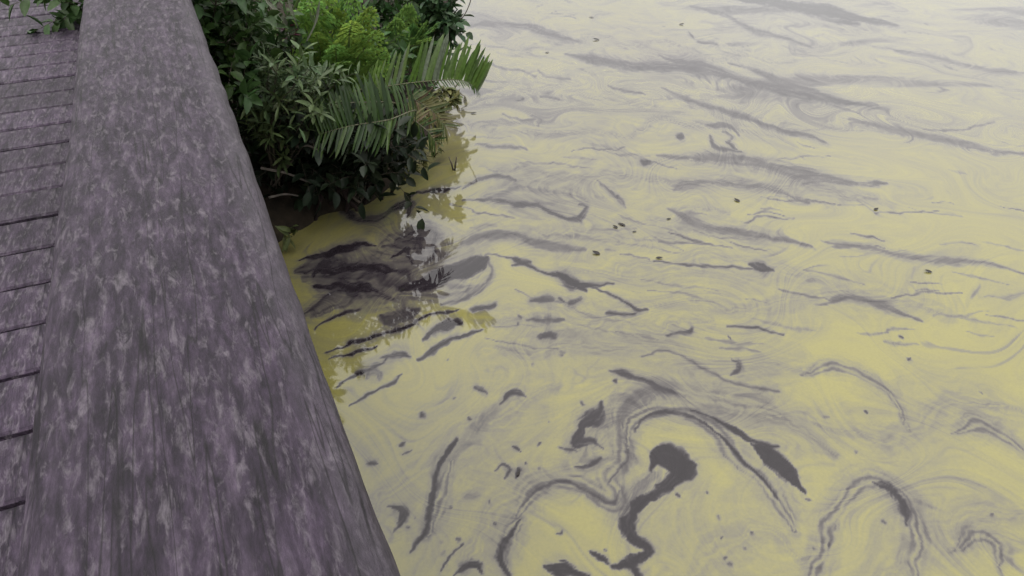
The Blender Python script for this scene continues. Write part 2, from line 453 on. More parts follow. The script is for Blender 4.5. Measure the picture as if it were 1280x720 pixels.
# far water
stroke([(586,32,4),(620,29,5),(653,32,4),(681,38,4),(702,46,4),(723,51,2.5)], .22, .5)
stroke([(705,66,3),(739,72,5),(776,80,6),(812,84,6),(855,86,8),(892,89,7),(925,98,5),(972,111,6),(1030,124,6),(1100,132,3)], .2, .5)
stroke([(822,66,2),(846,74,4),(873,80,5),(900,84,4)], .22, .5); stroke([(908,78,2),(941,89,4),(972,102,5),(1020,112,4)], .24, .5)
stroke([(829,113,2.5),(864,125,4),(895,134,4),(931,147,4),(972,162,4),(1030,176,4)], .24, .5)
stroke([(879,157,3),(908,157,4),(923,170,3)], .24); stroke([(893,174,2),(900,186,3),(926,189,3)], .22)
stroke([(905,166,1.6),(916,172,1.6),(914,180,1.6)], .3)
stroke([(826,196,3),(873,197,5),(916,201,6),(972,211,7),(1040,224,6),(1110,230,3)], .3, .5)
stroke([(804,202,4),(814,202,2)], .08)
stroke([(862,8,3),(904,18,4),(920,27,4),(941,38,4),(966,46,3),(1010,58,3)], .22, .5)
stroke([(908,-6,6),(950,0,9),(1000,10,10),(1060,22,8),(1120,30,4)], .1, .35)
stroke([(671,116,1.6),(690,121,3),(703,126,3)], .22); stroke([(661,143,1.6),(671,149,1.4),(671,158,2)], .28)
stroke([(596,180,2),(629,182,2),(661,186,1.6)], .3); stroke([(672,88,1.2),(684,98,1.2),(712,101,2)], .3)
stroke([(761,107,1.6),(785,112,2),(807,118,1.5)], .25); stroke([(872,53,1.8),(893,57,2.4)], .22)
for a in [(852,169,3),(911,179,3),(864,44,2.5),(775,249,2)]:
    stroke([a], .12)
# the same water carries on towards the right
stroke([(1020,380,2),(1060,372,4),(1100,380,5),(1150,398,3)], .3, .6)
stroke([(1030,302,3),(1090,308,4),(1150,322,4),(1230,330,3),(1290,345,3)], .38, .6)
stroke([(1000,470,3),(1040,458,6),(1080,470,7),(1120,500,5),(1135,540,3)], .45, .5, 1, .2)
stroke([(1006,750,8),(1024,690,9),(1050,630,10),(1090,600,11),(1130,620,11),(1150,660,10),(1140,700,9),(1150,740,8)], .47, .5, 1, .24)
stroke([(1085,602,3),(1112,612,8),(1128,632,6),(1134,656,3)], .08, .4)
stroke([(1190,540,5),(1220,530,8),(1255,545,9),(1300,580,7)], .46, .5, 1, .22)
stroke([(1060,150,3),(1110,160,5),(1180,178,5),(1280,190,4)], .32, .6)
stroke([(1090,60,3),(1150,66,4),(1220,84,4),(1290,92,3)], .32, .6)
stroke([(1190,690,5),(1215,670,8),(1245,682,7),(1250,720,4)], .4, .5, 1, .2)
# many small drawn-out dashes over the middle and far water
for k in range(110):
    px, py = random.uniform(600, 1300), 40 + 400 * random.random() ** .9
    ln = random.uniform(10, 46); sl = random.uniform(-.12, .32); w_ = random.uniform(.4, 1.2) * (.6 + py / 700)
    stroke([(px - ln, py - ln * sl, w_ * .6), (px, py + random.uniform(-2, 2), w_), (px + ln, py + ln * sl, w_ * .5)], random.choice((.3, .42, .5, .56)), .6)
for k in range(46):
    px, py = random.uniform(470, 1290), random.uniform(400, 720)
    stroke([(px, py, random.uniform(.8, 2.4))], random.choice((.12, .25, .4)), .5)

T = np.clip(T, 0, 1.05)
V3 = np.empty((ny, nx, 3), np.float32)
V3[..., 0] = X; V3[..., 1] = Y; V3[..., 2] = 0
idx = np.arange(nx * ny, dtype=np.int32).reshape(ny, nx)
quads = np.stack([idx[:-1, :-1], idx[:-1, 1:], idx[1:, 1:], idx[1:, :-1]], -1).reshape(-1, 4)
me = bpy.data.meshes.new('water')
me.vertices.add(nx * ny); me.vertices.foreach_set('co', V3.reshape(-1))
me.loops.add(quads.size); me.loops.foreach_set('vertex_index', quads.reshape(-1))
me.polygons.add(len(quads))
me.polygons.foreach_set('loop_start', np.arange(0, quads.size, 4, dtype=np.int32))
me.update(calc_edges=True)
fa = me.attributes.new('film', 'FLOAT', 'POINT'); fa.data.foreach_set('value', T.astype(np.float32).reshape(-1))
fv = np.zeros((ny, nx, 3), np.float32); fv[..., 0] = AX; fv[..., 1] = AY
fl = me.attributes.new('drift', 'FLOAT_VECTOR', 'POINT'); fl.data.foreach_set('vector', fv.reshape(-1))

m, n, b = new_mat('scum_covered_water')
at = N(n, 'ShaderNodeAttribute', attribute_name='film')
dr = N(n, 'ShaderNodeAttribute', attribute_name='drift')
mp = N(n, 'ShaderNodeMapping'); mp.inputs['Scale'].default_value = (1.0, 2.0, 1)
n.links.new(dr.outputs['Vector'], mp.inputs[0])
nz = N(n, 'ShaderNodeTexNoise'); nz.inputs['Scale'].default_value = 7; nz.inputs['Detail'].default_value = 7
nz.inputs['Roughness'].default_value = .6; nz.inputs['Distortion'].default_value = .8
n.links.new(mp.outputs[0], nz.inputs['Vector'])
ma = N(n, 'ShaderNodeMath', operation='SUBTRACT'); ma.inputs[1].default_value = .5
n.links.new(nz.outputs['Fac'], ma.inputs[0])
# the fine grain is strongest in the half-open film
env = ramp(n, [(0, (.1,)*3), (.45, (.75,)*3), (1.0, (.32,)*3)])
n.links.new(at.outputs['Fac'], env.inputs[0])
mb = N(n, 'ShaderNodeMath', operation='MULTIPLY'); n.links.new(ma.outputs[0], mb.inputs[0]); n.links.new(env.outputs[0], mb.inputs[1])
ad = N(n, 'ShaderNodeMath', operation='ADD'); n.links.new(mb.outputs[0], ad.inputs[0]); n.links.new(at.outputs['Fac'], ad.inputs[1])
cr = ramp(n, [(0.0, (.008, .006, .008)), (.2, (.020, .017, .020)), (.45, (.048, .043, .041)), (.62, (.080, .074, .052)),
              (.8, (.108, .100, .046)), (1.0, (.134, .123, .038))])
n.links.new(ad.outputs[0], cr.inputs[0])
# pollen grains and small clots in the film
g0 = N(n, 'ShaderNodeNewGeometry')
sp = N(n, 'ShaderNodeTexNoise'); sp.inputs['Scale'].default_value = 75; sp.inputs['Detail'].default_value = 5; sp.inputs['Roughness'].default_value = .75
n.links.new(g0.outputs['Position'], sp.inputs['Vector'])
spr = ramp(n, [(.34, (.92, .915, .93)), (.52, (1, 1, 1)), (.68, (1.06, 1.06, 1.04))]); n.links.new(sp.outputs['Fac'], spr.inputs[0])
spm = N(n, 'ShaderNodeMix', data_type='RGBA', blend_type='MULTIPLY'); spm.inputs[0].default_value = 1
n.links.new(cr.outputs[0], spm.inputs[6]); n.links.new(spr.outputs[0], spm.inputs[7])
n.links.new(spm.outputs[2], b.inputs['Base Color'])
rr = ramp(n, [(.1, (.015,)*3), (.6, (.03,)*3), (1.0, (.04,)*3)])
n.links.new(ad.outputs[0], rr.inputs[0]); n.links.new(rr.outputs[0], b.inputs['Roughness'])
io = N(n, 'ShaderNodeMapRange'); io.inputs['From Min'].default_value = .15; io.inputs['From Max'].default_value = .6
io.inputs['To Min'].default_value = 1.33; io.inputs['To Max'].default_value = 1.50
n.links.new(ad.outputs[0], io.inputs['Value']); n.links.new(io.outputs[0], b.inputs['IOR'])
g = N(n, 'ShaderNodeNewGeometry')
rp = N(n, 'ShaderNodeTexNoise'); rp.inputs['Scale'].default_value = 5.5; rp.inputs['Detail'].default_value = 3
n.links.new(g.outputs['Position'], rp.inputs['Vector'])
bp = N(n, 'ShaderNodeBump'); bp.inputs['Strength'].default_value = .055; bp.inputs['Distance'].default_value = .010
n.links.new(rp.outputs['Fac'], bp.inputs['Height'])
bp2 = N(n, 'ShaderNodeBump'); bp2.inputs['Strength'].default_value = .03; bp2.inputs['Distance'].default_value = .004
n.links.new(ad.outputs[0], bp2.inputs['Height']); n.links.new(bp.outputs[0], bp2.inputs['Normal'])
n.links.new(bp2.outputs[0], b.inputs['Normal'])
M_WATER = m
w = link('water', me, None, M_WATER); tag(w, kind='structure')
w['label'] = 'still water covered by a marbled yellow scum with dark open streaks'

# ------------------------------------------------------------------ mud bank under the plants
line = [on_z(200, 470), on_z(300, 350), on_z(352, 302), on_z(398, 276), on_z(440, 262), on_z(486, 240), on_z(508, 216), on_z(528, 190),
        on_z(540, 150), on_z(548, 90), on_z(556, 40), on_z(566, 0), on_z(580, -60)]
line = [line[0] + Vector((-1.2, -1.4, 0))] + line + [line[-1] + Vector((.4, 8, 0))]
path = smooth_path(line, 6)
bv, bf = [], []
prof = [(-.12, -.25), (0, -.02), (.06, .07), (.16, .14), (.4, .24), (.8, .34), (1.6, .45), (3.2, .6), (7, .8), (30, 1.0)]
for i, p in enumerate(path):
    t = (path[min(i + 1, len(path) - 1)] - path[max(i - 1, 0)]).normalized()
    nrm = Vector((-t.y, t.x, 0))
    if i > len(path) - 8: nrm = Vector((-1, 0, 0))
    for j, (s, z) in enumerate(prof):
        q = p + nrm * s
        k = float(fbm(np.array([q.x * 3.]), np.array([q.y * 3.]), 71, 3)[0])
        q = q + nrm * (k * .10 if j < 5 else 0)
        bv.append((q.x, q.y, z + (.10 * k if j > 1 else 0)))
npf = len(prof)
for i in range(len(path) - 1):
    for j in range(npf - 1):
        bf.append((i * npf + j, (i + 1) * npf + j, (i + 1) * npf + j + 1, i * npf + j + 1))
bank = link('riverbank', pymesh('riverbank', bv, bf), None, M_MUD); tag(bank, kind='structure')

# ------------------------------------------------------------------ walkway and its timber rail
DIR = Vector((-.548, 1.2207, 0)).normalized()
SIDE = Vector((DIR.y, -DIR.x, 0))          # towards the water
ZR = 1.45
E0 = on_z(508, 720, ZR)                     # a point of the rail's water side
E0 = E0 - DIR * (E0.dot(DIR))
RW, RH = .42, .26

m, n, b = new_mat('weathered_timber')
tc = N(n, 'ShaderNodeTexCoord')
def tex(scale, sc, detail=6, rough=.6, dist=0.0, loc=(0, 0, 0)):
    mp = N(n, 'ShaderNodeMapping'); mp.inputs['Scale'].default_value = sc; mp.inputs['Location'].default_value = loc
    mp.inputs['Rotation'].default_value = (0, 0, R(4))
    n.links.new(tc.outputs['Object'], mp.inputs[0])
    z = N(n, 'ShaderNodeTexNoise'); z.inputs['Scale'].default_value = scale; z.inputs['Detail'].default_value = detail
    z.inputs['Roughness'].default_value = rough; z.inputs['Distortion'].default_value = dist
    n.links.new(mp.outputs[0], z.inputs['Vector']); return z
grain = tex(50, (1, .17, 1), 8, .68, .35)
blot = tex(17, (1, .35, 1), 5, .6, .2, (3, 1, 0))
fleck = tex(60, (1, .27, 1), 7, .7, .5, (1, 5, 0))
fine = tex(120, (1, .35, 1), 4, .7, 0)
c0 = ramp(n, [(.34, (.006, .004, .008)), (.5, (.0215, .0155, .0255)), (.66, (.045, .036, .050))])
n.links.new(grain.outputs['Fac'], c0.inputs[0])
c1 = ramp(n, [(.38, (.52, .46, .56)), (.62, (1.2, 1.12, 1.22))])
n.links.new(blot.outputs['Fac'], c1.inputs[0])
m1 = N(n, 'ShaderNodeMix', data_type='RGBA', blend_type='MULTIPLY'); m1.inputs[0].default_value = 1
n.links.new(c0.outputs[0], m1.inputs[6]); n.links.new(c1.outputs[0], m1.inputs[7])
f1 = ramp(n, [(.51, (0, 0, 0)), (.66, (.66,)*3)])
n.links.new(fleck.outputs['Fac'], f1.inputs[0])
m2 = N(n, 'ShaderNodeMix', data_type='RGBA')
n.links.new(f1.outputs[0], m2.inputs[0]); n.links.new(m1.outputs[2], m2.inputs[6]); m2.inputs[7].default_value = (.090, .079, .093, 1)
f2 = ramp(n, [(.35, (.7,)*3), (.65, (1.25,)*3)])
n.links.new(fine.outputs['Fac'], f2.inputs[0])
m3 = N(n, 'ShaderNodeMix', data_type='RGBA', blend_type='MULTIPLY'); m3.inputs[0].default_value = 1
n.links.new(m2.outputs[2], m3.inputs[6]); n.links.new(f2.outputs[0], m3.inputs[7])
# skylight on the rounded water-side edge, painted in as a paler strip
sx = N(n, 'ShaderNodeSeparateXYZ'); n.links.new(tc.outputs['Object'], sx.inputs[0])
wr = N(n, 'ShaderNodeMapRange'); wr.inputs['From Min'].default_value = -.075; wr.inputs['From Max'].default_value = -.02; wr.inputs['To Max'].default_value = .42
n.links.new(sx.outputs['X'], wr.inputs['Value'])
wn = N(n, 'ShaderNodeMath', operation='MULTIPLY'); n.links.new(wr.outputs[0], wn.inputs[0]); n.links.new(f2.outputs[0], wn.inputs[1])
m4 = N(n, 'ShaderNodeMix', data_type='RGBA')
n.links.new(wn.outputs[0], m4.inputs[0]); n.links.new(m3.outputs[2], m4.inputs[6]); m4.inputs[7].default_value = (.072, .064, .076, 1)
oi = N(n, 'ShaderNodeObjectInfo')
om = N(n, 'ShaderNodeMapRange'); om.inputs['To Min'].default_value = .72; om.inputs['To Max'].default_value = 1.3
n.links.new(oi.outputs['Random'], om.inputs['Value'])
# drying checks: long thin cracks along the grain
ck = tex(15, (1, .035, 1), 3, .5, .15, (7, 2, 0))
ca_ = N(n, 'ShaderNodeMath', operation='SUBTRACT'); ca_.inputs[1].default_value = .5; n.links.new(ck.outputs['Fac'], ca_.inputs[0])
cb_ = N(n, 'ShaderNodeMath', operation='ABSOLUTE'); n.links.new(ca_.outputs[0], cb_.inputs[0])
cc_ = ramp(n, [(.0, (.25,)*3), (.010, (1,)*3)]); n.links.new(cb_.outputs[0], cc_.inputs[0])
cm_ = N(n, 'ShaderNodeMath', operation='MULTIPLY'); n.links.new(cc_.outputs[0], cm_.inputs[0]); n.links.new(om.outputs[0], cm_.inputs[1])
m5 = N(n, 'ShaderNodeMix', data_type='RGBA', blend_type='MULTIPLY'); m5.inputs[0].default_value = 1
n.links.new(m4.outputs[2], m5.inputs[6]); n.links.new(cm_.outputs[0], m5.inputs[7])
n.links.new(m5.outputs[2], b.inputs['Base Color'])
b.inputs['Roughness'].default_value = .7
b.inputs['Specular IOR Level'].default_value = .22
hh = N(n, 'ShaderNodeMath', operation='ADD'); n.links.new(grain.outputs['Fac'], hh.inputs[0]); n.links.new(fleck.outputs['Fac'], hh.inputs[1])
bp = N(n, 'ShaderNodeBump'); bp.inputs['Strength'].default_value = .55; bp.inputs['Distance'].default_value = .008
n.links.new(hh.outputs[0], bp.inputs['Height']); n.links.new(bp.outputs[0], b.inputs['Normal'])
M_RAIL = m

def frame_obj(name, loc):
    o = empty(name, loc); o.rotation_euler = (0, 0, math.atan2(SIDE.y, SIDE.x)); return o
def child_local(name, me, parent, mat=None):
    o = bpy.data.objects.new(name, me)
    if mat is not None and not me.materials: me.materials.append(mat)
    COL.objects.link(o); o.parent = parent; return o
# beam: local x = towards the water, y = along
L0, L1, NS = -2.6, 14.0, 420
prof = []
rad = .05
for cx, cz, a0 in ((-rad, -rad, 90), (-rad, -RH + rad, 0), (-RW + rad, -RH + rad, -90), (-RW + rad, -rad, -180)):
    for k in range(7):
        a = R(a0 - 15 * k); prof.append((cx + rad * math.cos(a), cz + rad * math.sin(a)))
extra = [(-RW + rad + (RW - 2 * rad) * k / 12, 0) for k in range(1, 12)]
prof += extra
PN = len(prof)
bv, bf = [], []
yy = np.concatenate([np.linspace(L0, 3.0, 330, endpoint=False), np.linspace(3.0, L1, 90)])
PX = np.array([p[0] for p in prof]); PZ = np.array([p[1] for p in prof])
for i, y in enumerate(yy):
    k1 = .006 * fbm(PX * 6 + 3, np.full(PN, y * .9) + PZ * 3, 81, 2) + .0055 * fbm(PX * 30, np.full(PN, y * 5) + PZ * 9, 83, 2)
    off = .006 * float(noise2(np.array([y * .8]), np.array([.3]), 85)[0])
    for q in range(PN):
        bv.append((PX[q] + k1[q] + off, y, PZ[q] + k1[q] * 1.2))
for i in range(len(yy) - 1):
    for q in range(PN):
        bf.append((i * PN + q, (i + 1) * PN + q, (i + 1) * PN + (q + 1) % PN, i * PN + (q + 1) % PN))
bf.append(tuple(range(PN))); bf.append(tuple(range((len(yy) - 1) * PN, len(yy) * PN))[::-1])
rail = frame_obj('timber_rail', (E0.x, E0.y, ZR))
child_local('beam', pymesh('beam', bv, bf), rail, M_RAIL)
def box_me(name, x0, x1, y0, y1, z0, z1, bev=.006):
    v = []
    for z, s in ((z0, bev), (z0 + bev, 0), (z1 - bev, 0), (z1, bev)):
        v += [(x0 + s, y0 + s, z), (x1 - s, y0 + s, z), (x1 - s, y1 - s, z), (x0 + s, y1 - s, z)]
    f = [(3, 2, 1, 0), (12, 13, 14, 15)]
    for k in range(3):
        for q in range(4):
            f.append((k * 4 + q, k * 4 + (q + 1) % 4, k * 4 + 4 + (q + 1) % 4, k * 4 + 4 + q))
    return pymesh(name, v, f, False)
blk = box_me('spacer_block', -RW + .05, -.05, -.15, .15, -RH - .10, -RH + .004)
for k in range(7):
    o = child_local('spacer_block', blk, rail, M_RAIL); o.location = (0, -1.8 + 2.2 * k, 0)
tag(rail, 'broad weathered grey timber rail with pale lichen flecks along the walkway edge', 'rail')
deck = frame_obj('walkway', (E0.x, E0.y, ZR - RH - .10))
tag(deck, kind='structure'); deck['label'] = 'grey plank walkway behind the timber rail'
pl = [box_me('plank', -2.6, -.03 + d, 0, .186, -.045, 0, .006) for d in (0, .012, -.01)]
for k in range(82):
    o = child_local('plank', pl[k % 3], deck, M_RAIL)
    o.location = (random.uniform(-.006, .006), L0 + .2 * k, random.uniform(-.006, .0))
bm = box_me('bearer', -.30, -.12, L0, L1, -.22, -.047)
child_local('bearer', bm, deck, M_STEM)
pile_v, pile_f = tube([(0, 0, -1.7), (0, 0, -.6), (0, 0, -.222)], [.12, .115, .11], 14, .03)
pile = pymesh('pile', pile_v, pile_f)
for k in range(4):
    o = child_local('pile', pile, deck, M_STEM); o.location = (-.21, -1.2 + 3.6 * k, 0)

# ------------------------------------------------------------------ foliage tools
class Leaves:
    """collects leaves with midrib fold and droop into one mesh"""
    SHAPES = {
        'lance': ([0, .3, .62, .85, 1], [.12, .9, 1, .55, 0]),
        'ovate': ([0, .22, .5, .8, 1], [.1, .85, 1, .6, 0]),
        'strap': ([0, .15, .5, .85, 1], [.6, .9, 1, .7, 0]),
        'tiny': ([0, .45, 1], [.15, 1, 0]),
    }
    def __init__(s): s.v = []; s.f = []; s.c = []
    def add(s, p, d, nrm, length, width, col, shape='lance', droop=.15, fold=.25):
        d = Vector(d).normalized(); nrm = Vector(nrm)
        sd = d.cross(nrm)
        if sd.length < 1e-4: sd = d.cross(Vector((.3, .5, .8)))
        sd.normalize(); nn = sd.cross(d)
        p = Vector(p); S, W = s.SHAPES[shape]; b0 = len(s.v)
        for i, (t, w) in enumerate(zip(S, W)):
            c = p + d * (length * t) - nn * (droop * length * t * t)
            hw = width * .5 * w; lift = nn * (hw * fold * 2)
            if i == len(S) - 1: s.v.append(c); s.c.append(col)
            else:
                s.v += [c - sd * hw + lift, c, c + sd * hw + lift]; s.c += [col] * 3
        k = len(S)
        for i in range(k - 2):
            a = b0 + 3 * i
            s.f += [(a, a + 1, a + 4, a + 3), (a + 1, a + 2, a + 5, a + 4)]
        a = b0 + 3 * (k - 2); tip = a + 3
        s.f += [(a, a + 1, tip), (a + 1, a + 2, tip)]
    def mesh(s, name):
        me = pymesh(name, s.v, s.f)
        ca = me.color_attributes.new('tone', 'FLOAT_COLOR', 'POINT')
        ca.data.foreach_set('color', np.array([(*c, 1) for c in s.c], np.float32).reshape(-1))
        return me
def vary(c, a=.25, hue=.12):
    k = random.uniform(1 - a, 1 + a); h = random.uniform(-hue, hue)
    return (c[0] * k * (1 + h), c[1] * k, c[2] * k * (1 - h))
def rvec(s=1.0):
    return Vector((random.gauss(0, 1), random.gauss(0, 1), random.gauss(0, 1))) * s
UP = Vector((0, 0, 1))

def merge_tubes(name, lst):
    v, f = [], []
    for a, b in lst:
        o = len(v); v += a; f += [tuple(i + o for i in q) for q in b]
    return pymesh(name, v, f)

# ---- leafy shrub: stems rising from a base, leaves spread along twigs
def shrub(name, label, base, stems, leaf_len, leaf_w, col, shape, per_twig, mat, group=None, cat='shrub', droop=.15, upness=.25,
          twigs=9, twig_len=.3, spread=1.0, leaf_out=.9, opposite=False):
    root = empty(name, base); tag(root, label, cat, group)
    lv = Leaves(); wood = []
    for tip, r in stems:
        tip = Vector(tip); base = Vector(base)
        mid = base.lerp(tip, .5) + Vector((random.uniform(-.1, .1), random.uniform(-.1, .1), .12 * (tip - base).length))
        pth = smooth_path([base + Vector((random.uniform(-.06, .06), random.uniform(-.06, .06), 0)), mid, tip], 6)
        wood.append(tube(pth, [r * (1 - .75 * i / (len(pth) - 1)) for i in range(len(pth))], 5))
        for k in range(twigs):
            t = random.uniform(.3, 1.0) if k else 1.0
            i = min(int(t * (len(pth) - 1)), len(pth) - 2)
            p0 = pth[i]
            axis = (pth[i + 1] - pth[i]).normalized()
            d = (axis * .5 + rvec(.55 * spread) + UP * upness).normalized()
            ln = twig_len * random.uniform(.5, 1.15)
            tw = smooth_path([p0, p0 + d * ln * .5 + UP * .02, p0 + d * ln + UP * (-.04 * ln)], 4)
            wood.append(tube(tw, [r * .28 * (1 - .7 * q / (len(tw) - 1)) for q in range(len(tw))], 4))
            base_c = vary(col, .2, .1)
            for q in range(per_twig):
                s = (q + 1) / per_twig * .92 + .08
                j = min(int(s * (len(tw) - 1)), len(tw) - 2)
                p = tw[j].lerp(tw[j + 1], s * (len(tw) - 1) - j)
                ang = q * 2.4 + random.uniform(-.4, .4)
                a = d.orthogonal().normalized(); bb = d.cross(a)
                od = (a * math.cos(ang) + bb * math.sin(ang)) * leaf_out + d * .55 + UP * .15
                nr = UP + rvec(.35)
                lv.add(p, od, nr, leaf_len * random.uniform(.65, 1.15), leaf_w * random.uniform(.75, 1.15), vary(base_c, .18, .06), shape, droop * random.uniform(.3, 1.6))
    link('stems', merge_tubes('stems', wood), root, M_STEM)
    link('foliage', lv.mesh('foliage'), root, mat)
    return root

# ---- feathery fern-like plant of finely divided fronds
def feathery(name, label, base, fronds, col, group=None, cat='plant', lw=.022):
    root = empty(name, base); tag(root, label, cat, group)
    lv = Leaves(); wood = []
    for tip, wid in fronds:
        tip = Vector(tip); b0 = Vector(base) + Vector((random.uniform(-.08, .08), random.uniform(-.08, .08), 0))
        mid = b0.lerp(tip, .55) + UP * .16 * (tip - b0).length
        pth = smooth_path([b0, mid, tip], 8)
        wood.append(tube(pth, [.005 * (1 - .8 * i / (len(pth) - 1)) for i in range(len(pth))], 4))
        n0 = int(len(pth) * .35)
        c0 = vary(col, .22, .12)
        for i in range(n0, len(pth) - 1):
            t = (i - n0) / (len(pth) - 1 - n0)
            ax = (pth[i + 1] - pth[i]).normalized()
            sd = ax.cross(UP + rvec(.1)).normalized()
            up = sd.cross(ax)
            ln = wid * (1 - t) ** .8 * random.uniform(.85, 1.1) + .02
            for s in (-1, 1):
                d = (sd * s + ax * .45 - up * .12 + rvec(.05)).normalized()
                m_ = max(3, int(ln / .024))
                sd2 = d.cross(up).normalized()
                for q in range(m_):
                    u = (q + .5) / m_
                    p = pth[i] + d * ln * u - up * (.12 * ln * u * u)
                    for s2 in (-1, 1):
                        lv.add(p, sd2 * s2 + d * .4 + rvec(.07), up + rvec(.15), (.050 * (1 - u) + .026) * random.uniform(.8, 1.2), lw, vary(c0, .35, .1), 'tiny', .1, .1)
    link('stems', merge_tubes('stems', wood), root, M_STEM)
    link('foliage', lv.mesh('foliage'), root, M_SOFT)
    return root

# ------------------------------------------------------------------ the big fern over the water
def leaflet_mesh(col, droop, length=.24, width=.023):
    lv = Leaves(); lv.add((0, 0, 0), (1, 0, 0), (0, 0, 1), length, width, col, 'strap', droop, .22)
    me = lv.mesh('leaflet'); me.materials.append(M_GLOSS); return me
FERN_A = [leaflet_mesh(c, d) for c, d in (((.034, .066, .010), .05), ((.046, .080, .014), .13), ((.040, .068, .016), .2), ((.056, .086, .026), .02), ((.028, .052, .010), .1))]
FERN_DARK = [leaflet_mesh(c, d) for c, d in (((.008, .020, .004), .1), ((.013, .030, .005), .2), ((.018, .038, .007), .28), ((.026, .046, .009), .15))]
FERN_DRY = [leaflet_mesh(c, d) for c, d in (((.075, .072, .026), .2), ((.060, .068, .022), .25), ((.085, .062, .034), .32), ((.045, .06, .02), .2))]
FERN_PALE = [leaflet_mesh(c, d) for c, d in (((.060, .075, .050), .12), ((.050, .068, .038), .2), ((.036, .058, .022), .28))]

def frond(parent, pts, n, up_dir, dn_dir, lu, ld, meshes, meshes_dn=None, start=.12, lean=.3, jit=.12, taper=.35):
    """rachis through pts with a row of leaflets on both sides"""
    pth = smooth_path(pts, 8)
    v, f = tube(pth, [.0065 * (1 - .8 * i / (len(pth) - 1)) for i in range(len(pth))], 5)
    fr = link('frond', pymesh('frond', v, f), parent, M_RACHIS)
    seg = len(pth) - 1
    off = parent.location + fr.location
    for k in range(n):
        t = start + (1 - start) * (k + .5) / n
        i = min(int(t * seg), seg - 1)
        p = pth[i].lerp(pth[i + 1], t * seg - i)
        ax = (pth[i + 1] - pth[i]).normalized()
        env = (1 - taper * t ** 3) * min(1, .55 + 2.2 * (t - start))
        for d0, ln, ms in ((up_dir, lu, meshes), (dn_dir, ld, meshes_dn or meshes)):
            if ln <= 0 or random.random() < .07: continue
            d = (Vector(d0) + ax * (lean + .75 * t * t * lean / .3 * .6) + rvec(jit * .5)).normalized()
            nr = (d.cross(ax)).normalized()
            if nr.z < 0: nr = -nr
            nr = (nr + rvec(.22)).normalized()
            z = (nr - d * nr.dot(d)).normalized(); y = z.cross(d)
            s = ln / .24 * env * random.uniform(.78, 1.1)
            rot = Matrix((d, y, z)).transposed().to_4x4()
            o = bpy.data.objects.new('leaflet', random.choice(ms))
            COL.objects.link(o); o.parent = fr
            o.matrix_local = Matrix.Translation(p) @ rot @ Matrix.Diagonal((s, s * random.uniform(.85, 1.2), s, 1))
    return fr
M_RACHIS = rough_material('rachis', (.03, .034, .014), (.06, .055, .025), 30, .5)

fern = empty('fern', on_y(478, 205, 4.15)); tag(fern, 'large dark green fern with long comb-like fronds arching over the water', 'fern')
cr = on_y(474, 190, 4.2)
# long frond reaching out over the water, leaflets standing up
frond(fern, [cr, on_y(440, 122, 4.2), on_y(480, 109, 4.12), on_y(540, 101, 4.05), on_y(580, 101, 4.0), on_y(598, 114, 3.97)], 42,
      (.05, .30, 1), (.1, -.9, -.12),   .27, .085, FERN_A + FERN_PALE[:1], FERN_DARK, start=.30, lean=.20, jit=.1)
# broad dark frond towards the walkway
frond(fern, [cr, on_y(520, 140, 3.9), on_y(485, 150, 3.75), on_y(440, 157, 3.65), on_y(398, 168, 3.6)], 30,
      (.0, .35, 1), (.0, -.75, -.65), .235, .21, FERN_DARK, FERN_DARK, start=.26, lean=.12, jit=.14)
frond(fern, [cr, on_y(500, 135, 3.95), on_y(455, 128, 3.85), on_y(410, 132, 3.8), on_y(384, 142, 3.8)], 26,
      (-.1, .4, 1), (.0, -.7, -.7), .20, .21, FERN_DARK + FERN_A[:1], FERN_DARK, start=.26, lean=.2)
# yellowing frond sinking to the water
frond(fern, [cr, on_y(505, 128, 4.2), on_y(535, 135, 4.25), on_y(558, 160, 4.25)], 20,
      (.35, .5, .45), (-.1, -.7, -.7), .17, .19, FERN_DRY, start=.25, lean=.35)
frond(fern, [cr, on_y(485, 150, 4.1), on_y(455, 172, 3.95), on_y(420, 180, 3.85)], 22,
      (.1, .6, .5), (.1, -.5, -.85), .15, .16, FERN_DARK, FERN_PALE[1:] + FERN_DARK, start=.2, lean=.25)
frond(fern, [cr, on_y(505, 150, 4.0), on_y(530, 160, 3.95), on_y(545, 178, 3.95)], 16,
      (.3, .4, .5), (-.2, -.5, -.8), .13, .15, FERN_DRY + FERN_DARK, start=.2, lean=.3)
# ------------------------------------------------------------------ other plants
def tips(pxs, Y, dY=.25, r=.008):
    return [(on_y(x + random.uniform(-8, 8), y + random.uniform(-8, 8), Y + random.uniform(-dY, dY)), r) for x, y in pxs]
BRIGHT = (.15, .25, .055)
feathery('feathery_plant', 'bright green feathery plant filling the top of the bank', on_y(430, 190, 4.9),
         [(on_y(x, y, 4.45 + random.uniform(-.3, .15)), random.uniform(.14, .22)) for x, y in
          [(375, 15), (395, 40), (415, 10), (420, 55), (440, 25), (455, 60), (462, 8), (470, 38), (478, 66), (400, -20), (440, -20), (455, 15), (430, 75), (405, 70), (385, -10)]], BRIGHT)
feathery('feathery_plant', 'small light green feathery plant behind the long fern frond', on_y(505, 118, 5.8),
         [(on_y(x, y, 5.6 + random.uniform(-.15, .15)), random.uniform(.11, .17)) for x, y in
          [(495, 25), (515, 35), (530, 30), (510, 8), (535, 48), (490, 50), (520, 62), (545, 30)]], (.10, .18, .046))
shrub('lance_leaf_shrub', 'grey green shrub of narrow lance leaves beside the rail', on_y(350, 235, 3.95),
      tips([(325, 95), (345, 85), (365, 100), (385, 95), (400, 108), (350, 120), (375, 130), (400, 125), (335, 140), (365, 155), (320, 115), (390, 150), (410, 112)], 3.75, .15, .006),
      .085, .022, (.050, .074, .030), 'lance', 9, M_GLOSS, twigs=7, twig_len=.2)
